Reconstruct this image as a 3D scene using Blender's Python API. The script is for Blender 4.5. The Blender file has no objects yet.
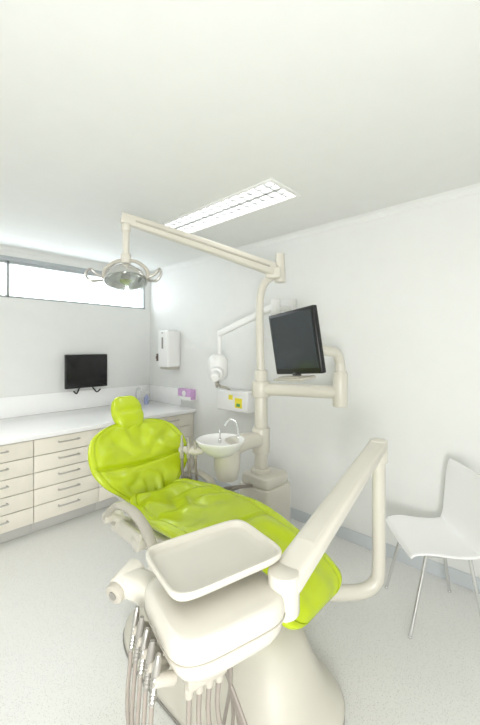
import bpy, bmesh, math
from mathutils import Vector, Matrix, noise
pi=math.pi
S=bpy.context.scene
COL=S.collection

# ------------------------------------------------------------ materials
def srgb(r,g,b):
    f=lambda c:(c/255/12.92 if c/255<=.04045 else ((c/255+.055)/1.055)**2.4)
    return (f(r),f(g),f(b),1)
def mat(name,col,rough=.5,metal=0,bump=0,bscale=30,vary=0,vscale=8,coat=0,emit=0,spec=.5):
    m=bpy.data.materials.new(name); m.use_nodes=True
    nt=m.node_tree; b=nt.nodes['Principled BSDF']
    b.inputs['Base Color'].default_value=col
    b.inputs['Roughness'].default_value=rough
    b.inputs['Metallic'].default_value=metal
    b.inputs['Coat Weight'].default_value=coat
    b.inputs['Specular IOR Level'].default_value=spec
    tc=nt.nodes.new('ShaderNodeTexCoord')
    if emit:
        b.inputs['Emission Color'].default_value=col; b.inputs['Emission Strength'].default_value=emit
    n=nt.nodes.new('ShaderNodeTexNoise'); n.inputs['Scale'].default_value=vscale; n.inputs['Detail'].default_value=3
    nt.links.new(tc.outputs['Object'],n.inputs['Vector'])
    mx=nt.nodes.new('ShaderNodeMix'); mx.data_type='RGBA'
    v=vary or .02
    mx.inputs[6].default_value=tuple(c*(1-v) for c in col[:3])+(1,)
    mx.inputs[7].default_value=tuple(min(1,c*(1+v)) for c in col[:3])+(1,)
    nt.links.new(n.outputs['Fac'],mx.inputs[0]); nt.links.new(mx.outputs[2],b.inputs['Base Color'])
    if bump:
        n2=nt.nodes.new('ShaderNodeTexNoise'); n2.inputs['Scale'].default_value=bscale; n2.inputs['Detail'].default_value=4
        nt.links.new(tc.outputs['Object'],n2.inputs['Vector'])
        bp=nt.nodes.new('ShaderNodeBump'); bp.inputs['Strength'].default_value=bump; bp.inputs['Distance'].default_value=.01
        nt.links.new(n2.outputs['Fac'],bp.inputs['Height']); nt.links.new(bp.outputs['Normal'],b.inputs['Normal'])
    return m
M_wall=mat('wall_paint',srgb(231,232,229),.6,bump=.03,bscale=150)
M_ceil=mat('ceiling_paint',srgb(230,231,228),.8)
M_trim=mat('cornice_paint',srgb(236,236,234),.7)
M_skirt=mat('skirting_vinyl',srgb(202,207,210),.5)
M_eq=mat('cream_plastic',srgb(212,208,196),.32,coat=.15)
M_eq2=mat('warm_grey_plastic',srgb(184,179,167),.4)
M_white=mat('white_plastic',srgb(238,238,236),.3,coat=.1)
M_bench=mat('white_laminate',srgb(248,248,247),.25)
M_cab=mat('cream_laminate',srgb(240,235,222),.4,vary=.03)
M_carc=mat('cream_carcass',srgb(190,184,168),.6)
M_kick=mat('grey_kick',srgb(210,209,205),.5)
M_chrome=mat('chrome',(.75,.75,.75,1),.15,metal=1)
M_brush=mat('brushed_steel',(.60,.58,.55,1),.35,metal=1)
M_alu=mat('aluminium_frame',srgb(178,183,185),.4,metal=.2)
M_black=mat('black_plastic',srgb(18,19,20),.3)
M_screen=mat('dark_screen',srgb(42,49,53),.12)
M_screen2=mat('black_screen',srgb(10,11,12),.2)
M_dark=mat('dark_grey_plastic',srgb(80,80,80),.4)
M_mid=mat('mid_grey_plastic',srgb(140,137,130),.4)
M_hose=mat('warm_grey_hose',srgb(150,142,133),.4)
M_lilac=mat('lilac_card',srgb(205,165,210),.6)
M_yellow=mat('yellow_sticker',srgb(240,225,60),.5)
M_green=mat('green_sticker',srgb(90,160,90),.5)
M_shell=mat('white_shell',srgb(249,249,248),.35)
M_louv=mat('louvre_aluminium',srgb(198,200,201),.5)
M_tube=mat('lit_panel',(1,1,.985,1),.5,emit=4.5)
M_fill=mat('fill_panel_bright',(1,1,.985,1),.5,emit=22)  # this and the next: glow of the added out-of-view fill troffers
M_fill2=mat('fill_panel_soft',(1,1,.985,1),.5,emit=4)
M_lime=mat('lime_vinyl',srgb(182,201,24),.27,bump=.15,bscale=9,vary=.07,vscale=5,coat=.3)
def glass(name,tint=(1,1,1,1),fac=.1):
    m=bpy.data.materials.new(name); m.use_nodes=True; nt=m.node_tree; nt.nodes.clear()
    o=nt.nodes.new('ShaderNodeOutputMaterial'); t=nt.nodes.new('ShaderNodeBsdfTransparent'); t.inputs[0].default_value=tint
    g=nt.nodes.new('ShaderNodeBsdfGlossy'); g.inputs['Roughness'].default_value=.05
    x=nt.nodes.new('ShaderNodeMixShader'); x.inputs[0].default_value=fac
    nt.links.new(t.outputs[0],x.inputs[1]); nt.links.new(g.outputs[0],x.inputs[2]); nt.links.new(x.outputs[0],o.inputs[0])
    return m
M_glass=glass('window_glass',(.97,.99,1,1),.06)
M_lens=glass('clear_lens',(.9,.93,.92,1),.3)
def floor_mat():
    m=bpy.data.materials.new('speckled_vinyl'); m.use_nodes=True; nt=m.node_tree; b=nt.nodes['Principled BSDF']
    tc=nt.nodes.new('ShaderNodeTexCoord')
    base=srgb(228,228,224)
    def layer(prev,scale,lo,hi,col):
        v=nt.nodes.new('ShaderNodeTexVoronoi'); v.inputs['Scale'].default_value=scale
        nt.links.new(tc.outputs['Object'],v.inputs['Vector'])
        r=nt.nodes.new('ShaderNodeValToRGB'); r.color_ramp.elements[0].position=lo; r.color_ramp.elements[0].color=(1,1,1,1)
        r.color_ramp.elements[1].position=hi; r.color_ramp.elements[1].color=(0,0,0,1)
        nt.links.new(v.outputs['Distance'],r.inputs[0])
        x=nt.nodes.new('ShaderNodeMix'); x.data_type='RGBA'; x.inputs[7].default_value=col
        nt.links.new(r.outputs[0],x.inputs[0])
        if prev is None: x.inputs[6].default_value=base
        else: nt.links.new(prev,x.inputs[6])
        return x.outputs[2]
    a=layer(None,110,.15,.28,srgb(198,196,192)); a=layer(a,150,.12,.25,srgb(244,244,242)); a=layer(a,75,.07,.14,srgb(170,168,162))
    nt.links.new(a,b.inputs['Base Color']); b.inputs['Roughness'].default_value=.33
    return m
M_floor=floor_mat()

# ------------------------------------------------------------ geometry
def W(r,d,z):   # survey frame (metres right, metres ahead) -> room frame
    return Vector((r*.684+d*.730, -r*.730+d*.683, z))
def cr(pts,n=6):
    pts=[Vector(p) for p in pts]
    if len(pts)<3:
        return pts
    P=[pts[0]*2-pts[1]]+pts+[pts[-1]*2-pts[-2]]
    out=[]
    for i in range(1,len(P)-2):
        for k in range(n):
            t=k/n; a,b,c,d=P[i-1],P[i],P[i+1],P[i+2]
            out.append(.5*((2*b)+(c-a)*t+(2*a-5*b+4*c-d)*t*t+(3*b-a-3*c+d)*t**3))
    out.append(pts[-1]); return out
def lerpl(vals,t):
    x=t*(len(vals)-1); i=min(int(x),len(vals)-2); f=x-i
    return vals[i]*(1-f)+vals[i+1]*f
def smoothl(vals,t):
    x=t*(len(vals)-1); i=min(int(x),len(vals)-2); f=x-i
    a=vals[max(i-1,0)];b=vals[i];c=vals[i+1];d=vals[min(i+2,len(vals)-1)]
    return .5*((2*b)+(c-a)*f+(2*a-5*b+4*c-d)*f*f+(3*b-a-3*c+d)*f**3)
def se(a,n):
    c,s=math.cos(a),math.sin(a)
    return math.copysign(abs(c)**(2/n),c),math.copysign(abs(s)**(2/n),s)
class G:
    def __init__(s,M=None): s.v=[];s.f=[];s.M=M or Matrix.Identity(4);s.mi=[];s.cur=0
    def add(s,vs,fs):
        o=len(s.v); s.v+=[s.M@Vector(v) for v in vs]
        s.f+=[tuple(i+o for i in f) for f in fs]; s.mi+=[s.cur]*len(fs); return s
    def box(s,c,size,bev=.004,seg=2,rz=0,rx=0,ry=0):
        bm=bmesh.new(); bmesh.ops.create_cube(bm,size=1)
        for v in bm.verts: v.co=Vector((v.co.x*size[0],v.co.y*size[1],v.co.z*size[2]))
        if bev: bmesh.ops.bevel(bm,geom=list(bm.edges),offset=min(bev,min(size)*.49),segments=seg,profile=.5,affect='EDGES')
        R=Matrix.Translation(Vector(c))@Matrix.Rotation(rz,4,'Z')@Matrix.Rotation(ry,4,'Y')@Matrix.Rotation(rx,4,'X')
        bm.verts.index_update()
        vs=[R@v.co for v in bm.verts]; fs=[[v.index for v in f.verts] for f in bm.faces]; bm.free()
        return s.add(vs,fs)
    def loft(s,rings,cap=True):
        n=len(rings[0]); vs=[p for r in rings for p in r]; fs=[]
        for i in range(len(rings)-1):
            for j in range(n):
                k=(j+1)%n; fs.append((i*n+j,i*n+k,(i+1)*n+k,(i+1)*n+j))
        if cap:
            fs.append(tuple(range(n-1,-1,-1))); L=(len(rings)-1)*n; fs.append(tuple(L+j for j in range(n)))
        return s.add(vs,fs)
    def sweep(s,pts,rad,n=14,smooth=6,up=None,asp=(1,1),e=2,round_end=False):
        P=cr(pts,smooth) if smooth else [Vector(p) for p in pts]
        if not isinstance(rad,(list,tuple)): rad=[rad,rad]
        N=len(P); rings=[]; U=None
        rs=[lerpl(rad,i/(N-1)) for i in range(N)]
        items=[(P[i],rs[i],(P[min(i+1,N-1)]-P[max(i-1,0)]).normalized()) for i in range(N)]
        if round_end:
            t0=items[0][2]; t1=items[-1][2]; r0=rs[0]; r1=rs[-1]
            pre=[(P[0]-t0*r0*math.sin(a)*.8,r0*math.cos(a),t0) for a in (1.45,1.1,.75,.4)]
            post=[(P[-1]+t1*r1*math.sin(a)*.8,r1*math.cos(a),t1) for a in (.4,.75,1.1,1.45)]
            items=pre+items+post
        for p,r,t in items:
            if up is not None:
                side=t.cross(Vector(up)).normalized()
            else:
                if U is None:
                    U=Vector((0,0,1)) if abs(t.z)<.9 else Vector((1,0,0))
                side=t.cross(U).normalized()
            U2=side.cross(t).normalized(); U=U2
            ring=[]
            for j in range(n):
                x,y=se(2*pi*(j+.5)/n,e); ring.append(p+side*(x*r*asp[0])+U2*(y*r*asp[1]))
            rings.append(ring)
        return s.loft(rings)
    def cyl(s,p0,p1,r0,r1=None,n=24,bev=.15):
        r1=r0 if r1 is None else r1; p0=Vector(p0);p1=Vector(p1);t=(p1-p0).normalized()
        L=(p1-p0).length; b0=min(r0*bev,L*.3); b1=min(r1*bev,L*.3)
        return s.lathe([(max(r0-b0,1e-4),0),(r0-b0*.3,b0*.3),(r0,b0),(r1,L-b1),(r1-b1*.3,L-b1*.3),(max(r1-b1,1e-4),L)],p0,t,n)
    def lathe(s,prof,o=(0,0,0),ax=(0,0,1),n=32):
        ax=Vector(ax).normalized(); o=Vector(o)
        u=ax.orthogonal().normalized(); w=ax.cross(u)
        return s.loft([[o+ax*h+u*(r*math.cos(2*pi*j/n))+w*(r*math.sin(2*pi*j/n)) for j in range(n)] for r,h in prof])
    def slab(s,c,hx,hy,z0,z1,r=.01,e=5,n=48,rz=0,taper=1):
        rings=[]; cx,cy=c
        prof=[(-r,0),(-r*.3,r*.3),(0,r)]
        hs=[(d,z0+q) for d,q in prof]+[(d,z1-q) for d,q in reversed(prof)]
        for d,z in hs:
            k=taper+(1-taper)*((z-z0)/(z1-z0)); ring=[]
            for j in range(n):
                x,y=se(2*pi*(j+.5)/n,e); x*=(hx*k+d); y*=(hy*k+d)
                ring.append(Vector((cx+x*math.cos(rz)-y*math.sin(rz),cy+x*math.sin(rz)+y*math.cos(rz),z)))
            rings.append(ring)
        return s.loft(rings)
def empty(name,loc,label,cat,group=None,rz=0):
    o=bpy.data.objects.new(name,None); o.location=loc; o.empty_display_size=.1; o.rotation_euler=(0,0,rz)
    COL.objects.link(o); o['label']=label; o['category']=cat
    if group:o['group']=group
    return o
WL={}
def wloc(o): return WL.get(o.name, o.location.copy())
def fin(g,name,mats,parent=None,label=None,cat=None,kind=None,subsurf=0,angle=40,loc=None,group=None,flat=False):
    if not isinstance(mats,(list,tuple)): mats=[mats]
    lo=Vector([min(v[i] for v in g.v) for i in range(3)]); hi=Vector([max(v[i] for v in g.v) for i in range(3)])
    c=loc if loc is not None else (lo+hi)/2
    me=bpy.data.meshes.new(name); me.from_pydata([v-c for v in g.v],[],g.f); me.update()
    bm=bmesh.new(); bm.from_mesh(me); bmesh.ops.recalc_face_normals(bm,faces=bm.faces); bm.to_mesh(me); bm.free()
    for m in mats: me.materials.append(m)
    for i,p in enumerate(me.polygons):
        p.use_smooth=not flat; p.material_index=g.mi[i]
    if not flat: me.set_sharp_from_angle(angle=math.radians(angle))
    o=bpy.data.objects.new(name,me); COL.objects.link(o)
    o.location=c-(wloc(parent) if parent else Vector((0,0,0))); WL[o.name]=Vector(c)
    if parent: o.parent=parent
    if label:o['label']=label
    if cat:o['category']=cat
    if kind:o['kind']=kind
    if group:o['group']=group
    if subsurf:
        md=o.modifiers.new('sub','SUBSURF'); md.levels=subsurf; md.render_levels=subsurf
    return o

# ------------------------------------------------------------ room
X1=2.737; Y1=4.286; X0=-1.3; Y0=-1.2; H=2.65; T=.15
def struct(g,name,m,label=None): return fin(g,name,m,kind='structure',flat=True,label=label)
struct(G().box(((X0+X1)/2,(Y0+Y1)/2,-.05),(X1-X0+2*T,Y1-Y0+2*T,.1),0),'floor',M_floor)
wz0,wz1,wx0,wx1=2.12,2.515,.2,2.66
g=G()
g.box(((X0+X1)/2,Y1+T/2,wz0/2),(X1-X0+2*T,T,wz0),0)
g.box(((X0+X1)/2,Y1+T/2,(wz1+H)/2),(X1-X0+2*T,T,H-wz1),0)
g.box(((X0-T+wx0)/2,Y1+T/2,(wz0+wz1)/2),(wx0-X0+T,T,wz1-wz0),0)
g.box(((X1+T+wx1)/2,Y1+T/2,(wz0+wz1)/2),(X1+T-wx1,T,wz1-wz0),0)
struct(g,'wall_back',M_wall)
struct(G().box((X1+T/2,(Y0+Y1)/2,H/2),(T,Y1-Y0,H),0),'wall_right',M_wall)
struct(G().box((X0-T/2,(Y0+Y1)/2,H/2),(T,Y1-Y0,H),0),'wall_left',M_wall)
struct(G().box(((X0+X1)/2,Y0-T/2,H/2),(X1-X0+2*T,T,H),0),'wall_front',M_wall)
troffers=[(1.895,1.97),(.15,2.75),(.3,-.3)]  # first one in view, other two added out of view as fill light
def ceiling():
    xs=sorted({X0-T,X1+T}|{t[0]-.15 for t in troffers}|{t[0]+.15 for t in troffers})
    ys=sorted({Y0-T,Y1+T}|{t[1]-.6 for t in troffers}|{t[1]+.6 for t in troffers})
    g=G()
    for i in range(len(xs)-1):
        for j in range(len(ys)-1):
            cx=(xs[i]+xs[i+1])/2; cy=(ys[j]+ys[j+1])/2
            if any(abs(cx-t[0])<.15 and abs(cy-t[1])<.6 for t in troffers): continue
            g.add([(xs[i],ys[j],H),(xs[i+1],ys[j],H),(xs[i+1],ys[j+1],H),(xs[i],ys[j+1],H)],[(0,1,2,3)])
    g.box(((X0+X1)/2,(Y0+Y1)/2,H+.17),(X1-X0+2*T,Y1-Y0+2*T,.05),0)
    return struct(g,'ceiling',M_ceil)
ceiling()
for k,(tx,ty) in enumerate(troffers):
    e=empty('ceiling_light',(tx,ty,H),'recessed fluorescent troffer with white louvre grid in ceiling','ceiling light',group='recessed ceiling troffers')  # label shared by all; second and third troffers are added fill lights
    g=G()
    for sx in (-1,1): g.box((tx+sx*.147,ty,H+.04),(.008,1.2,.1),0)
    for sy in (-1,1): g.box((tx,ty+sy*.597,H+.04),(.3,.008,.1),0)
    for sx in (-1,1): g.box((tx+sx*.155,ty,H-.004),(.022,1.24,.01),.002)
    for sy in (-1,1): g.box((tx,ty+sy*.61,H-.004),(.3,.022,.01),.002)
    fin(g,'housing',M_trim,e)
    fin(G().box((tx,ty,H+.085),(.286,1.186,.006),0),'light_diffuser',[M_tube,M_fill,M_fill2][k],e)
    g=G()
    nr=15
    for i in range(1,nr): g.box((tx,ty-.6+1.2*i/nr,H+.012),(.286,.012,.020),0)
    for sx in (-.07,0,.07): g.box((tx+sx,ty,H+.012),(.010 if sx else .026,1.186,.020),0)
    fin(g,'louvre',M_louv,e)
def cornice(p0,p1,inw,name):
    p0=Vector(p0);p1=Vector(p1);inw=Vector(inw)
    prof=[(0,0),(0,-.045),(.005,-.045),(.010,-.028),(.025,-.011),(.04,-.005),(.045,0)]
    g=G(); r=[[p+inw*a+Vector((0,0,b)) for a,b in prof] for p in (p0,p1)]
    g.loft(r); struct(g,name,M_ceil)
cornice((X1,Y0,H),(X1,Y1,H),(-1,0,0),'trim_1'); cornice((X0,Y1,H),(X1,Y1,H),(0,-1,0),'trim_2')
cornice((X0,Y0,H),(X0,Y1,H),(1,0,0),'trim_3'); cornice((X0,Y0,H),(X1,Y0,H),(0,1,0),'trim_4')
struct(G().box((X1-.005,(Y0+3.3)/2,.05),(.01,3.3-Y0,.10),.003),'baseboard_right',M_skirt)
struct(G().box((X0+.005,(Y0+Y1)/2,.05),(.01,Y1-Y0-.02,.10),.003),'baseboard_left',M_skirt)
struct(G().box(((X0+.42)/2,Y1-.005,.05),(.42-X0-.02,.01,.10),.003),'baseboard_back',M_skirt)
struct(G().box(((X0+X1)/2,Y0+.005,.05),(X1-X0-.04,.01,.10),.003),'baseboard_front',M_skirt)
g=G(); yf=Y1+.03
for z in (wz0+.010,wz1-.02): g.box(((wx0+wx1)/2,yf,z),(wx1-wx0,.06,.020 if z<2.3 else .04),.003)
for x in (wx0+.015,1.03,wx1-.015): g.box((x,yf,(wz0+wz1)/2),(.03,.06,wz1-wz0),.003)
g.box(((wx0+wx1)/2,Y1-.008,wz1+.012),(wx1-wx0+.04,.02,.045),.003)
g.cur=1; g.box(((wx0+wx1)/2,yf+.005,(wz0+wz1)/2),(wx1-wx0-.02,.004,wz1-wz0-.02),0)
struct(g,'window_1',[M_alu,M_glass])

# ------------------------------------------------------------ cabinets
FY=3.31; CT=.86
bounds=[.42,.983,1.548,2.113,2.68]
for i in range(4):
    a,b=bounds[i],bounds[i+1]
    e=empty('base_cabinet',((a+b)/2,(FY+Y1)/2,0),'cream laminate drawer cabinet with bar handles under white worktop','cabinet',group='drawer cabinets under the worktop')
    g=G().box(((a+b)/2,(FY+.02+Y1)/2+.005,.46),(b-a-.002,Y1-FY-.04,.715),.001)
    fin(g,'body',M_carc,e)
    fin(G().box(((a+b)/2,(FY+.06+Y1)/2,.0515),(b-a-.002,Y1-FY-.08,.101),.001),'kickboard',M_kick,e)
    zt=.812; zb=.106; nd=5; hh=(zt-zb)/nd
    for k in range(nd):
        zc=zt-hh*(k+.5)
        d=fin(G().box(((a+b)/2,FY+.009,zc),(b-a-.006,.018,hh-.006),.002),'drawer',M_cab,e)
        g=G(); x=(a+b)/2; z=zc+.02; w=.085
        g.sweep([(x-w,FY,z),(x-w,FY-.022,z),(x-w+.008,FY-.03,z),(x+w-.008,FY-.03,z),(x+w,FY-.022,z),(x+w,FY,z)],.0065,n=8,smooth=2)
        fin(g,'handle',M_brush,d,label='slim metal bar handle')
e=empty('worktop',(1.56,3.78,.82),'white laminate worktop with tall upstand along the walls','worktop')
fin(G().box(((.40+2.735)/2,(FY-.03+Y1-.002)/2,CT-.02),(2.735-.40,Y1-.002-FY+.03,.04),.004),'counter_slab',M_bench,e)
fin(G().box(((.40+2.735)/2,Y1-.012,(CT+1.08)/2),(2.735-.40,.02,1.08-CT),.003),'upstand',M_bench,e)
fin(G().box((2.724,(FY+.24+Y1-.02)/2,(CT+1.08)/2),(.02,Y1-FY-.27,1.08-CT),.003),'upstand',M_bench,e)
fin(G().box((2.707,(FY+Y1)/2,.46),(.05,Y1-FY-.04,.715),.001),'filler_panel',M_cab,e)
e=empty('basin_tap',(2.40,4.08,CT),'chrome gooseneck tap on white worktop','tap')
fin(G().cyl((2.40,4.08,CT),(2.40,4.08,CT+.05),.022),'tap_base',M_chrome,e)
fin(G().sweep([(2.40,4.08,CT+.04),(2.40,4.08,CT+.17),(2.40,4.05,CT+.21),(2.40,3.98,CT+.21),(2.40,3.95,CT+.17)],.009),'spout',M_chrome,e)
fin(G().sweep([(2.40,4.08,CT+.05),(2.45,4.08,CT+.075)],.006,smooth=0),'lever',M_chrome,e)
e=empty('soap_bottle',(2.5,4.0,CT),'small clear blue pump soap bottle on worktop','soap bottle')
fin(G().lathe([(.025,0),(.03,.01),(.03,.09),(.012,.11),(.01,.125)],(2.5,4.0,CT)),'bottle',mat('blue_soap',srgb(170,178,215),.3),e)
fin(G().lathe([(.006,0),(.006,.03),(.014,.032),(.012,.045)],(2.5,4.0,CT+.12)).box((2.5,3.985,CT+.16),(.01,.04,.008),.002),'pump',M_white,e)

# ------------------------------------------------------------ counter monitor (wall mounted)
mx0=1.815
e=empty('computer_monitor',(mx0,4.22,1.3),'black flat monitor on wall above worktop, cables dangling','monitor')
fin(G().box((mx0,4.20,1.315),(.50,.035,.395),.008),'monitor_casing',M_black,e)
fin(G().box((mx0,4.181,1.325),(.465,.003,.345),.001),'screen',M_screen2,e)
fin(G().box((mx0,4.245,1.31),(.12,.055,.12),.006).box((mx0,4.276,1.31),(.16,.014,.16),.003),'wall_bracket',M_dark,e)
for dx0,dx in ((-.08,-.05),(.07,.04)):
    x=mx0+dx0
    fin(G().sweep([(x,4.21,1.13),(x+dx*.3,4.20,1.10),(x+dx,4.17,1.06),(x+dx*1.8,4.15,1.09)],.008,n=8,round_end=True),'cable',M_black,e)

# ------------------------------------------------------------ paper towel dispenser
XW=X1-.003
e=empty('paper_towel_dispenser',(XW,3.73,1.57),'white plastic paper towel dispenser on wall','paper towel dispenser')
dy=3.69
fin(G().box((XW-.10,dy,1.58),(.20,.22,.46),.03,4),'cover',M_white,e)
fin(G().box((XW-.09,dy,1.34),(.16,.19,.04),.01),'paper_outlet',M_eq2,e)
fin(G().box((XW-.202,dy,1.65),(.006,.03,.14),.002),'level_window',M_mid,e)
fin(G().cyl((XW-.198,dy,1.775),(XW-.208,dy,1.775),.012),'lock',M_brush,e)
e=empty('wall_sensor',(XW,4.07,1.5),'small brown wall fitting beside towel dispenser','wall fitting')
fin(G().box((XW-.012,4.07,1.46),(.024,.05,.10),.005).box((XW-.03,4.07,1.46),(.02,.025,.04),.004),'fitting_body',mat('brown_plastic',srgb(120,105,95),.5),e)
e=empty('glove_box',(XW,3.40,1.0),'lilac and white cardboard glove box in wall holder','glove box')
gy=3.40
fin(G().box((XW-.05,gy,1.03),(.085,.24,.12),.003),'carton',M_lilac,e)
g=G().box((XW-.004,gy,1.03),(.008,.26,.14),.002)
g.box((XW-.05,gy,.965),(.1,.26,.008),.002); g.box((XW-.096,gy,.985),(.006,.26,.04),.002)
fin(g,'holder',M_white,e)
fin(G().lathe([(.035,0),(.034,.003)],(XW-.0925,gy,1.04),(-1,0,0)),'glove_opening',M_white,e)

# ------------------------------------------------------------ wall x-ray
e=empty('dental_xray_unit',(XW,2.6,1.0),'white wall-mounted dental x-ray unit with folding arm','x-ray unit')
fin(G().box((XW-.07,2.55,1.04),(.14,.44,.22),.02,3),'control_box',M_white,e)
fin(G().box((XW-.1405,2.45,1.03),(.003,.10,.10),.0005),'warning_sticker',M_yellow,e)
fin(G().box((XW-.1405,2.56,1.08),(.003,.06,.05),.0005),'warning_sticker',M_yellow,e)
fin(G().box((XW-.143,2.45,1.01),(.003,.05,.03),.0005),'green_sticker',M_green,e)
fin(G().box((XW-.03,1.91,1.93),(.06,.14,.22),.01).sweep([(XW-.03,1.91,1.95),(2.50,1.91,1.95)],.03,smooth=0),'wall_bracket',M_white,e)
fin(G().cyl((2.5,1.91,1.88),(2.5,1.91,2.02),.04),'elbow_joint',M_white,e)
hx_,hy_=2.49,2.62
fin(G().sweep([(2.5,1.91,1.965),(hx_,hy_,1.735)],.024,smooth=0,asp=(1,1.3),e=4),'arm',M_white,e)
fin(G().cyl((hx_,hy_,1.77),(hx_,hy_,1.50),.022),'drop_rod',M_white,e)
g=G().sweep([(hx_,hy_+.02,1.45),(hx_,hy_+.02,1.33)],.105,smooth=0,round_end=True,n=28)
g.cyl((hx_+.01,hy_+.03,1.36),(hx_-.12,hy_-.08,1.33),.075,.065); g.cyl((hx_-.12,hy_-.08,1.33),(hx_-.22,hy_-.17,1.305),.042,.038)
fin(g,'xray_head',M_white,e)
fin(G().sweep([(hx_-.08,hy_-.03,1.26),(hx_-.04,hy_,1.20),(hx_+.03,hy_+.05,1.20),(hx_+.05,hy_+.07,1.28)],.012),'head_handle',M_eq2,e)
fin(G().sweep([(hx_,hy_+.02,1.22),(2.53,2.64,1.19),(2.60,2.62,1.17),(2.66,2.60,1.12)],.012),'cable',M_eq2,e)

# ------------------------------------------------------------ utility post
pb=W(.205,2.9,0)
e=empty('dental_utility_post',pb,'cream dental unit column on floor box with light boom','dental unit column')
g=G().slab((pb.x,pb.y),.17,.16,0,.49,.012,e=7)
g.slab((pb.x,pb.y),.155,.145,.485,.575,.02,e=6,taper=1)
fin(g,'junction_box',M_eq,e)
fin(G().cyl(W(.173,2.9,.56),W(.173,2.9,.61),.085).cyl(W(.173,2.9,.60),W(.173,2.9,1.41),.055,.052),'lower_post',M_eq,e)
fin(G().sweep([W(.173,2.9,1.39),W(.165,2.9,1.60),W(.160,2.9,1.85),W(.168,2.9,2.02),W(.205,2.9,2.13),W(.27,2.9,2.18)],[.034,.031],n=20),'upper_post',M_eq,e)
g=G().cyl(W(.33,2.9,2.13),W(.33,2.9,2.37),.046,.036)
g.box(W(.27,2.89,2.205),(.13,.10,.10),.02,3,rz=-.9)
fin(g,'boom_joint',M_eq,e)
fin(G().sweep([W(.27,2.88,2.235),W(-.25,2.59,2.345),W(-.775,2.30,2.445)],[.052,.036],smooth=1,up=(0,0,1),asp=(.75,1),e=5,n=20,round_end=False),'light_boom',M_eq,e)
fin(G().sweep([W(.22,2.85,2.250),W(-.25,2.59,2.345),W(-.70,2.34,2.430)],[.008,.006],smooth=1,up=(0,0,1),asp=(5.6,1.3),e=4,n=12),'boom_cover_strip',M_eq2,e)
g=G().cyl(W(.173,2.9,1.19),W(.173,2.9,1.32),.075)
g.sweep([W(.173,2.9,1.255),W(.739,2.6,1.265)],.050,smooth=0,n=24)
g.cyl(W(.739,2.6,1.16),W(.739,2.6,1.41),.055)
fin(g,'monitor_arm',M_eq,e)
fin(G().cyl(W(.739,2.6,1.40),W(.739,2.6,1.425),.048).sweep([W(.739,2.6,1.41),W(.735,2.6,1.49),W(.70,2.57,1.555),W(.60,2.50,1.575),W(.46,2.42,1.60)],[.036,.036],n=20),'monitor_arm_elbow',M_eq,e)

# operating light
lp=W(-.745,2.3,2.055)
R=Vector((.684,-.730,0)); F=Vector((.730,.683,0)); Z=Vector((0,0,1))
e=empty('operating_light',lp,'dental operating light with clear round lens and two side handles','operating light')
g=G().cyl(lp+Vector((0,0,.35)),lp+Vector((0,0,.30)),.030).cyl(lp+Vector((0,0,.34)),lp+Vector((0,0,.14)),.024,.020)
g.cyl(lp+Vector((0,0,.15)),lp+Vector((0,0,.09)),.032)
fin(g,'stem',M_eq,e)
g=G()
g.sweep([lp+Z*.11,lp-R*.07+Z*.10,lp-R*.135+Z*.05,lp-R*.145-Z*.01],.012,asp=(1.5,1))
g.sweep([lp+Z*.11,lp+R*.07+Z*.10,lp+R*.135+Z*.05,lp+R*.145-Z*.01],.012,asp=(1.5,1))
fin(g,'yoke',M_eq2,e)
ax=(-Z*.9-F*.25+R*.1).normalized()
g=G().lathe([(.03,-.075),(.07,-.06),(.115,-.02),(.135,.02),(.137,.028),(.128,.028),(.11,-.01),(.06,-.05),(.01,-.06)],lp-ax*0,ax)
fin(g,'reflector',M_chrome,e)
fin(G().lathe([(.127,.0),(.13,.025),(.11,.05),(.05,.062),(.002,.064)],lp+ax*.02,ax),'lens',M_lens,e)
fin(G().lathe([(.012,0),(.03,.01),(.032,.05),(.02,.06)],lp-ax*.05,ax),'lamp_bulb_shield',M_mid,e)
for s in (-1,1):
    a=lp+R*s*.14
    g=G().sweep([a+Z*.0,a+R*s*.05+Z*.02,a+R*s*.085+Z*.05-F*.02,a+R*s*.10+Z*.01-F*.05,a+R*s*.07-Z*.03-F*.05,a+R*s*.01-Z*.02],.009,n=10)
    fin(g,'handle',M_brush,e,label='bent metal side handle')

# tilted monitor on arm
cN=W(.368,2.35,1.632)
hu=(W(.495,2.15,1.64)-W(.246,2.55,1.625)); hu.normalize()
nrm=Vector((0,0,1)).cross(hu); nrm.normalize()
if nrm.dot(-cN)<0: nrm=-nrm
upv=(Vector((0,0,1))+nrm*.12).normalized(); nn=hu.cross(upv).normalized()
if nn.dot(nrm)<0: nn=-nn
hu2=upv.cross(nn)
Mm=Matrix.Translation(cN)@Matrix(((hu2.x,upv.x,nn.x,0),(hu2.y,upv.y,nn.y,0),(hu2.z,upv.z,nn.z,0),(0,0,0,1)))@Matrix.Rotation(math.radians(4.5),4,'Z')
e=empty('patient_monitor',cN,'black flat-screen monitor tilted on cream swing arm','monitor')
fin(G(Mm).box((0,0,0),(.46,.425,.04),.01,3).box((0,0,-.03),(.30,.26,.04),.01),'monitor_casing',M_black,e)
fin(G(Mm).box((0,.008,.0205),(.415,.365,.002),0),'screen',M_screen,e)
fin(G(Mm).box((0,-.03,-.065),(.12,.12,.05),.01),'mount',M_dark,e)
fin(G(Mm).box((-.03,-.218,.0),(.04,.03,.05),.005),'shelf_bracket',M_dark,e)
fin(G(Mm).box((-.03,-.238,.03),(.28,.018,.14),.008).box((-.03,-.225,.06),(.2,.01,.05),.003),'monitor_shelf',M_eq2,e)

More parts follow.
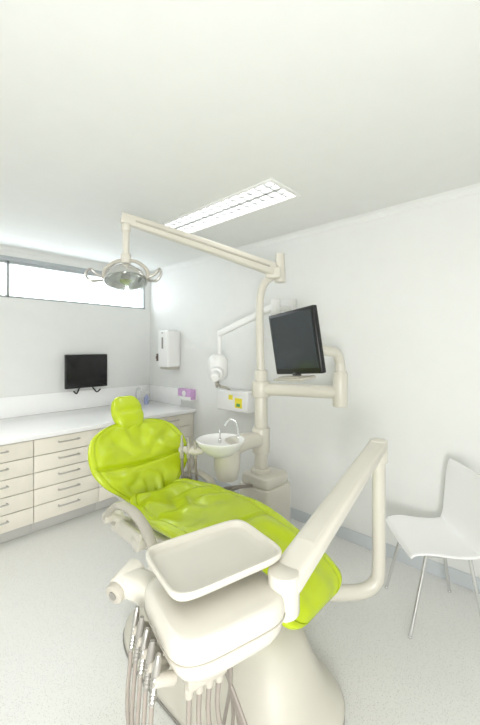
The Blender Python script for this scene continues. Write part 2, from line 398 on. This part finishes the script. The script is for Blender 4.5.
# ------------------------------------------------------------ dental chair
CX=1.36
e=empty('dental_chair',(CX,1.3,0),'lime green vinyl dental patient chair, reclined back, cream base','dental chair')
def cushion(path,hw,th,wing,top_n,rnd=.06,n=96,steps=60,wrf=None,e2=2.6,cx=CX):
    P=cr([Vector((0,a,b)) for a,b in path],12); N=len(P)
    L=[0]
    for i in range(1,N): L.append(L[-1]+(P[i]-P[i-1]).length)
    def at(s):
        s=max(0,min(L[-1],s))
        for i in range(1,N):
            if L[i]>=s:
                f=(s-L[i-1])/max(1e-9,L[i]-L[i-1]); return P[i-1].lerp(P[i],f)
        return P[-1]
    rings=[]; tot=L[-1]
    for k in range(steps+1):
        t=.5-.5*math.cos(pi*k/steps); t=.5*t+.5*k/steps; s=t*tot
        p=at(s); tan=(at(s+.01)-at(s-.01)).normalized()
        nr=Vector((0,-tan.z,tan.y))
        if nr.z*top_n[1]+nr.y*top_n[0]<0: nr=-nr
        e0=min(1,s/rnd); e1=min(1,(tot-s)/rnd); q=min(e0,e1)
        sh=math.sqrt(max(0.0004,1-(1-q)**2))
        w=smoothl(hw,t)*(.55+.45*sh); h=lerpl(th,t)*sh; wg=lerpl(wing,t)
        ring=[]
        for j in range(n):
            x,y=se(2*pi*j/n,e2)
            off=h*y+wg*abs(x)**2.2
            if y>0 and wrf: off+=wrf(x,t)*min(1,y*1.3)*sh*(1-.6*abs(x)**6)
            ring.append(Vector((cx+w*x,p.y,p.z))+nr*off)
        rings.append(ring)
    return G().loft(rings)
def wr_back(x,t):
    c=(t-.46)*1.5
    a=math.atan2(c,abs(x)+.05)
    rr=math.hypot(x,c)
    env=min(1,rr*2.2)*max(0,1-max(0,rr-.8)*3)
    f=.020*(abs(math.sin(a*5+1.2*noise.noise(Vector((x*2,t*3,2)))))-.5)*env
    f+=.014*noise.noise(Vector((x*3.5,t*7,1.3)))
    f-=.022*math.exp(-((t-.46-.04*x*x)/.018)**2)
    f-=.014*math.exp(-((abs(x)-.88)/.022)**2)
    return f
def wr_seat(x,t):
    q=noise.noise(Vector((x*1.5,t*4,4)))
    f=.030*(abs(math.sin((x*1.8+t*17)+2.4*q))-.5)*max(0,1-abs(t-.24)/.32)
    f+=.018*noise.noise(Vector((x*2.5,t*9,7.3)))
    f-=.014*math.exp(-((abs(x)-.80)/.03)**2)
    f-=.014*math.exp(-((t-.88)/.012)**2)
    f-=.014*math.exp(-((t-.56-.05*x)/.012)**2)
    return f
g=cushion([(2.10,.53),(2.16,.65),(2.24,.79),(2.33,.92),(2.40,1.035)],[.15,.22,.315,.37,.385,.37,.325,.21],[.045]*2+[.05]*2+[.04],[.03,.05,.05,.03],(-1,.5),rnd=.05,n=120,steps=130,wrf=wr_back)
fin(g,'backrest',M_lime,e,angle=70,label='lime green winged backrest cushion with creased vinyl')
g=cushion([(2.165,.51),(2.225,.64),(2.305,.78),(2.395,.91),(2.455,1.01)],[.12,.20,.26,.29,.30,.28,.22,.12],[.04]*4,[.01]*3,(-1,.5),rnd=.05)
fin(g,'backrest_shell',M_eq,e,angle=70)
g=cushion([(2.07,.60),(1.95,.575),(1.75,.575),(1.5,.60),(1.3,.595),(1.1,.56),(.93,.525),(.84,.49),(.79,.455)],[.22,.27,.30,.30,.30,.30,.285,.27,.25,.22],[.05,.055,.055,.055,.05,.042],[.05,.06,.04,.03,.02,.01],(.2,1),rnd=.06,n=120,steps=180,wrf=wr_seat,cx=CX+.008)
fin(g,'seat_cushion',M_lime,e,angle=70,label='long lime green seat and leg cushion with creases')
g=cushion([(2.02,.51),(1.75,.50),(1.5,.525),(1.3,.52),(1.1,.485),(.98,.455),(.90,.42)],[.18,.22,.24,.24,.23,.21,.18,.14],[.035]*4,[.02]*3,(.2,1),rnd=.05)
fin(g,'seat_frame',M_eq,e,angle=70)
g=G(); hc=Vector((CX-.015,2.425,1.105)); ax=Vector((0,.5,.866)); nr=Vector((0,-.866,.5))
rings=[]
for k in range(25):
    a=-pi/2+pi*k/24; cz=math.sin(a)*.13; rr=max(.02,abs(math.cos(a))**.6)
    rings.append([hc+ax*cz+Vector((.122*rr*se(2*pi*j/32,2.3)[0],0,0))+nr*(.065*rr*se(2*pi*j/32,2.3)[1]+.02*se(2*pi*j/32,2.3)[0]**2-.012*math.exp(-(cz/.02)**2)*(1 if se(2*pi*j/32,2.3)[1]>0 else 0)) for j in range(32)])
g.loft(rings); fin(g,'headrest',M_lime,e,angle=80,label='rounded lime green headrest')
fin(G().box((CX,2.475,.985),(.07,.02,.20),.006,rx=-.5).box((CX,2.485,1.07),(.1,.04,.08),.01,rx=-.5),'headrest_bracket',M_eq2,e)
arms={-1:[(1.0,2.03,.575),(1.0,1.98,.64),(1.0,1.88,.695),(.995,1.73,.71),(.99,1.60,.67),(.99,1.53,.60),(1.0,1.50,.50)],
       1:[(1.74,2.26,.53),(1.73,2.19,.61),(1.72,2.06,.655),(1.715,1.94,.645),(1.71,1.86,.60),(1.69,1.83,.52)]}
for s,pts in arms.items():
    g=G().sweep(pts,[.020,.024,.024,.022],n=18,smooth=8,asp=(1.25,.8),round_end=True)
    fin(g,'armrest',M_eq2,e,label='curved warm grey armrest')
    p0=Vector(pts[-1]); p1=Vector(pts[0])
    fin(G().sweep([p0+Z*.01,(CX+s*.2,p0.y+.02,.46)],.028,smooth=0).cyl(p0+Vector((s*.03,0,0)),p0-Vector((s*.04,0,0)),.04),'armrest_bracket',M_eq,e)
    fin(G().sweep([p1+Z*.01,(CX+s*.2,p1.y-.04,.50)],.022,smooth=0).cyl(p1+Vector((s*.02,0,0)),p1-Vector((s*.04,0,0)),.032),'armrest_bracket',M_eq,e)
g=G().box((CX,1.85,.43),(.40,.46,.14),.03,3).box((CX,2.08,.50),(.34,.14,.16),.03,3).box((CX,1.45,.44),(.30,.55,.10),.03,3)
g.sweep([(CX-.12,1.75,.40),(CX-.12,1.30,.20)],.05,smooth=0,asp=(.6,1),e=4).sweep([(CX+.12,1.75,.40),(CX+.12,1.30,.20)],.05,smooth=0,asp=(.6,1),e=4)
fin(g,'lift_frame',M_eq,e)
g=G().box((CX-.29,1.93,.50),(.03,.34,.10),.012,3)
g.cyl((CX-.31,2.05,.53),(CX-.26,2.05,.53),.055).cyl((CX-.31,1.80,.48),(CX-.26,1.80,.48),.045)
fin(g,'hinge_cover',M_eq,e)
fin(G().cyl((CX-.318,2.05,.53),(CX-.305,2.05,.53),.028),'hinge_cap',M_eq2,e)
rings=[]
bcx,bcy=1.235,1.29
for z,hx,hy,dy_,ee in [(0,.32,.60,0,3.2),(.012,.33,.61,0,3.2),(.045,.33,.61,0,3.2),(.06,.32,.60,0,3.1),(.075,.31,.58,0,3),(.10,.285,.54,0,2.8),(.15,.255,.49,-.02,2.6),(.21,.225,.42,-.05,2.5),(.28,.19,.35,-.08,2.4),(.34,.16,.27,-.04,2.4),(.40,.14,.20,.05,2.5),(.46,.13,.18,.08,2.5)]:
    rings.append([Vector((bcx+(.06 if z>.3 else z*.2)+hx*se(2*pi*j/56,ee)[0],bcy+dy_+hy*se(2*pi*j/56,ee)[1],z)) for j in range(56)])
fin(G().loft(rings),'pedestal_base',M_eq,e,angle=60)
fin(G().slab((bcx,bcy),.333,.613,.0,.015,.004,e=3.2,n=56),'base_rubber_edge',M_mid,e)

# ------------------------------------------------------------ cuspidor
cc=W(-.145,2.6,.895)
e=empty('cuspidor',cc,'white spittoon bowl with chrome water tap beside the chair','spittoon')
g=G().lathe([(.03,-.10),(.09,-.085),(.14,-.045),(.165,-.005),(.178,.012),(.18,.022),(.172,.026),(.15,.008),(.12,-.03),(.07,-.06),(.015,-.07)],cc,(0,0,1),40)
fin(g,'bowl',M_white,e)
hs=(W(.173,2.9,.8)-cc)
g=G().sweep([cc+Vector((0,0,-.03))+hs*.25,cc+hs*.6+Z*.02,W(.173,2.9,.84)],[.075,.06],n=24,smooth=4,asp=(1,.9),e=3)
g.lathe([(.03,-.30),(.075,-.29),(.095,-.22),(.10,-.12),(.09,-.07)],cc+hs*.15+Z*.02,(0,0,1))
g.cyl(W(.173,2.9,.73),W(.173,2.9,.94),.072)
fin(g,'cuspidor_body',M_eq,e)
q=cc+R*.13+F*.10
fin(G().sweep([q-Z*.03,q+Z*.08,q-R*.02+Z*.135,q-R*.06+Z*.15,q-R*.10-F*.03+Z*.11],.008,n=12).cyl(q-Z*.04,q+Z*.02,.016),'tap',M_chrome,e)
q=cc-R*.01+F*.12
fin(G().sweep([q-Z*.03,q+Z*.05,q-F*.03+Z*.07,q-F*.06+Z*.05],.006,n=10).cyl(q-Z*.05,q-Z*.0,.012),'cup_filler',M_chrome,e)
e=empty('suction_holder',W(-.33,2.62,.8),'cream holder arm with three suction handpieces and hoses','suction unit')
fin(G().sweep([cc-R*.13-Z*.06,cc-R*.17-Z*.07,W(-.40,2.62,.83)],.022,n=14,asp=(1.3,1)).box(W(-.37,2.62,.84),(.17,.06,.035),.012,rz=-.82),'holder_arm',M_eq,e)
for i,dx in enumerate((-.43,-.38,-.33)):
    b=W(dx,2.60,.84)
    fin(G().cyl(b-Z*.06,b+Z*.05,.015,.013).cyl(b+Z*.05,b+Z*(.11-.02*i),.009,.007),'suction_handpiece',M_eq2,e)
    fin(G().sweep([b-Z*.055,b-Z*.20+R*.01,b-Z*.36+R*.06,b-Z*.42+R*.16+F*.05,b-Z*.34+R*.28+F*.12,W(.10,2.80,.50)],.010,n=10),'hose',M_hose,e)

# ------------------------------------------------------------ delivery unit
th=math.radians(-15); dc=Vector((.735,.80,0))
Md=Matrix.Translation(dc)@Matrix.Rotation(th,4,'Z')
e=empty('dental_delivery_unit',(.735,.80,.8),'cream dental delivery unit with instrument tray, hoses and support arm','dental delivery unit')
g=G(Md)
rings=[]
for z,hx,hy,ox,oy in [(.738,.10,.09,-.01,-.03),(.741,.13,.115,-.01,-.03),(.752,.158,.14,-.005,-.02),(.770,.175,.158,0,-.01),(.795,.184,.168,0,0),(.815,.187,.171,0,0),(.84,.186,.170,0,0),(.855,.180,.164,0,0),(.862,.165,.15,0,0)]:
    rings.append([Vector((ox+hx*se(2*pi*(j+.5)/56,4.5)[0],oy+hy*se(2*pi*(j+.5)/56,4.5)[1],z)) for j in range(56)])
g.loft(rings); fin(g,'control_head',M_eq,e,angle=50)
g=G(Md); g.slab((0,0),.1895,.1735,.802,.806,.001,e=4.5); fin(g,'seam_trim',M_eq2,e)
Mt=Matrix.Translation(Vector((.788,.855,0)))@Matrix.Rotation(math.radians(-13),4,'Z')
g=G(Mt); rings=[]
for z,d in [(.900,-.03),(.902,-.010),(.907,-.002),(.915,.002),(.927,.003),(.931,.001),(.932,-.004),(.929,-.009),(.916,-.014),(.911,-.020),(.910,-.06)]:
    rings.append([Vector(((.195+d)*se(2*pi*(j+.5)/64,7)[0],(.142+d)*se(2*pi*(j+.5)/64,6.5)[1],z)) for j in range(64)])
g.loft(rings); fin(g,'instrument_tray',M_eq,e,angle=50,label='cream rectangular tray with raised rim')
fin(G(Mt).cyl((0,0,.855),(0,0,.904),.05).box((0,0,.892),(.3,.04,.012),.003),'tray_support',M_eq2,e)
g=G(Md)
g.sweep([(-.12,.13,.80),(-.16,.19,.81),(-.20,.245,.815)],[.05,.045],n=20,smooth=3,e=3,asp=(1,.8),round_end=True)
fin(g,'side_handle',M_eq,e)
g=G(Md).cyl((-.235,.225,.805),(-.155,.275,.825),.040,n=28); fin(g,'handle_knob',M_eq,e)
fin(G(Md).cyl((-.252,.214,.80),(-.233,.226,.805),.033,n=28),'knob_cap',M_eq2,e)
fin(G(Md).cyl((-.256,.2115,.799),(-.251,.2145,.80),.014,n=20),'knob_centre',M_mid,e)
hz=[.085,.038,-.01,-.057,-.105]
for i in range(5):
    y=hz[i]
    b=Vector((-.188,y,.785))
    g=G(Md).cyl(b+Vector((.02,0,-.035)),b+Vector((-.035,0,-.015)),.016,n=16)
    fin(g,'handpiece_holder',M_eq2,e)
    g=G(Md)
    prof=[(.0095 if k%2 else .0075,-.005*k) for k in range(15)]
    g.lathe([(.006,.045),(.009,.03),(.011,0)]+prof[1:]+[(.006,-.08)],b+Vector((-.028,0,.0)),(.15,0,1),16)
    fin(g,'handpiece',M_brush if i%2==0 else M_mid,e,label='slim ribbed dental handpiece')
    s=b+Vector((-.04,0,-.075))
    g=G(Md).sweep([s,s+Vector((-.01,-.005*i,-.18)),s+Vector((.02,-.012*i,-.40)),s+Vector((.12,-.02*i,-.56)),s+Vector((.26,.0,-.54)),s+Vector((.32,.0,-.36)),Vector((.05,-.02+.02*i,.60)),Vector((.0,-.03,.745))],.0064,n=10)
    fin(g,'hose',M_hose,e)
b0=Vector((-.08,-.10,.735))
g=G(Md).box(b0+Vector((0,0,-.005)),(.12,.06,.05),.012)
for k in range(4): g.cyl(b0+Vector((-.045+.03*k,0,-.06)),b0+Vector((-.045+.03*k,0,-.01)),.013,n=14)
fin(g,'hose_manifold',M_eq2,e)
for k in range(4):
    s=b0+Vector((-.045+.03*k,0,-.05))
    g=G(Md).sweep([s,s+Vector((0,-.0,-.12)),s+Vector((.01+.015*k,-.01*k,-.35)),s+Vector((.05+.02*k,.0,-.60)),s+Vector((.14,.08,-.66)),s+Vector((.20,.14,-.655))],.0072,n=10)
    fin(g,'hose',M_hose,e)
top=Vector((1.90,.752,1.075)); root=Vector((.915,.655,.865))
g=G().sweep([root,root.lerp(top,.5),top],[.052,.045],smooth=1,up=(0,0,1),asp=(1,.62),e=4.5,n=28,round_end=True)
fin(g,'support_arm',M_eq,e)
g=G().sweep([root.lerp(top,.14)+Z*.031,top.lerp(root,.14)+Z*.028],[.030,.026],smooth=0,up=(0,0,1),asp=(1,.08),e=4,n=20)
fin(g,'arm_cover_strip',M_eq,e)
g=G().cyl((.90,.655,.77),(.90,.655,.90),.050).box((.86,.665,.815),(.12,.08,.08),.02,3,rz=th)
fin(g,'arm_pivot',M_eq,e)
g=G().cyl((1.90,.752,.98),(1.90,.752,1.10),.046)
g.sweep([(1.90,.752,1.02),(1.90,.752,.7),(1.90,.752,.42),(1.888,.762,.335),(1.84,.805,.29),(1.756,.89,.28),(1.6,1.05,.285),(1.40,1.25,.30)],[.034,.034,.036,.040,.040],n=22,smooth=6)
fin(g,'support_post',M_eq,e)

# ------------------------------------------------------------ visitor chair
f=Vector((-.617,.787,0)); s=Vector((.787,.617,0)); vc=Vector((2.36,.575,0))
e=empty('visitor_chair',vc,'white moulded shell chair with slim chrome legs beside wall','chair')
path=cr([Vector((.235,.425,0)),Vector((.215,.447,0)),Vector((.14,.457,0)),Vector((.03,.447,0)),Vector((-.07,.447,0)),Vector((-.125,.465,0)),Vector((-.15,.53,0)),Vector((-.165,.68,0)),Vector((-.185,.875,0))],6)
wid=[.215,.225,.23,.23,.23,.23,.23,.235,.24]
vs=[];fs=[];nx=16;N=len(path)
for i,p in enumerate(path):
    w=lerpl(wid,i/(N-1))
    if i>N-4: w-=.010*(i-(N-4))**1.5*.5
    for j in range(nx+1):
        x=-1+2*j/nx
        dish=.012*(x*x)
        vs.append(vc+s*(w*x)+f*(p.x+(dish if i>N*.6 else 0))+Z*(p.y+(dish if i<=N*.6 else 0)))
for i in range(N-1):
    for j in range(nx): fs.append((i*(nx+1)+j,i*(nx+1)+j+1,(i+1)*(nx+1)+j+1,(i+1)*(nx+1)+j))
o=fin(G().add(vs,fs),'seat_shell',M_shell,e,angle=80)
md=o.modifiers.new('solid','SOLIDIFY'); md.thickness=.012; md.offset=-1
md=o.modifiers.new('sub','SUBSURF'); md.levels=1; md.render_levels=1
for sf,ss in ((1,-1),(1,1),(-1,-1),(-1,1)):
    t=vc+f*(.14 if sf>0 else -.09)+s*(.165*ss)+Z*.440; b=vc+f*(.24 if sf>0 else -.16)+s*(.20*ss)
    fin(G().sweep([t,b+Z*.004],.0095,smooth=0,n=12).cyl(b,b+Z*.012,.012,n=12),'leg',M_chrome,e)
g=G()
for q in (.14,-.09): g.sweep([vc+f*q-s*.165+Z*.435,vc+f*q+s*.165+Z*.435],.008,smooth=0,n=10)
for ss in (1,-1): g.sweep([vc+f*.14+s*.165*ss+Z*.435,vc-f*.09+s*.165*ss+Z*.435],.008,smooth=0,n=10)
fin(g,'underframe',M_chrome,e)

# ------------------------------------------------------------ light, world, camera
w=bpy.data.worlds.new('sky'); S.world=w; w.use_nodes=True
bg=w.node_tree.nodes['Background']; bg.inputs[0].default_value=(.92,.96,1,1); bg.inputs[1].default_value=7.0
def area(loc,size,en,aim,col=(1,1,1)):
    l=bpy.data.lights.new('fill_lamp','AREA'); l.shape='RECTANGLE'; l.size,l.size_y=size; l.energy=en; l.color=col
    o=bpy.data.objects.new('fill_lamp',l); o.location=loc; COL.objects.link(o)
    o.rotation_euler=(Vector(aim)-Vector(loc)).to_track_quat('-Z','Y').to_euler(); return o
# added unseen fill lamp behind the camera, aimed at the far upper room
area((-.75,-.75,1.1),(1.0,1.0),70,(1.7,2.6,2.6),(1,.995,.985))
cam=bpy.data.cameras.new('camera'); co=bpy.data.objects.new('camera',cam); COL.objects.link(co)
cam.sensor_fit='VERTICAL'; cam.sensor_height=36; cam.sensor_width=24; cam.lens=36*352/725
cam.shift_y=-15.5/725; cam.clip_start=.02
co.location=(0,0,1.6); co.rotation_euler=(math.radians(90),0,math.radians(43.1-90))
S.camera=co
S.view_settings.view_transform='Standard'; S.view_settings.look='None'; S.view_settings.exposure=0.03
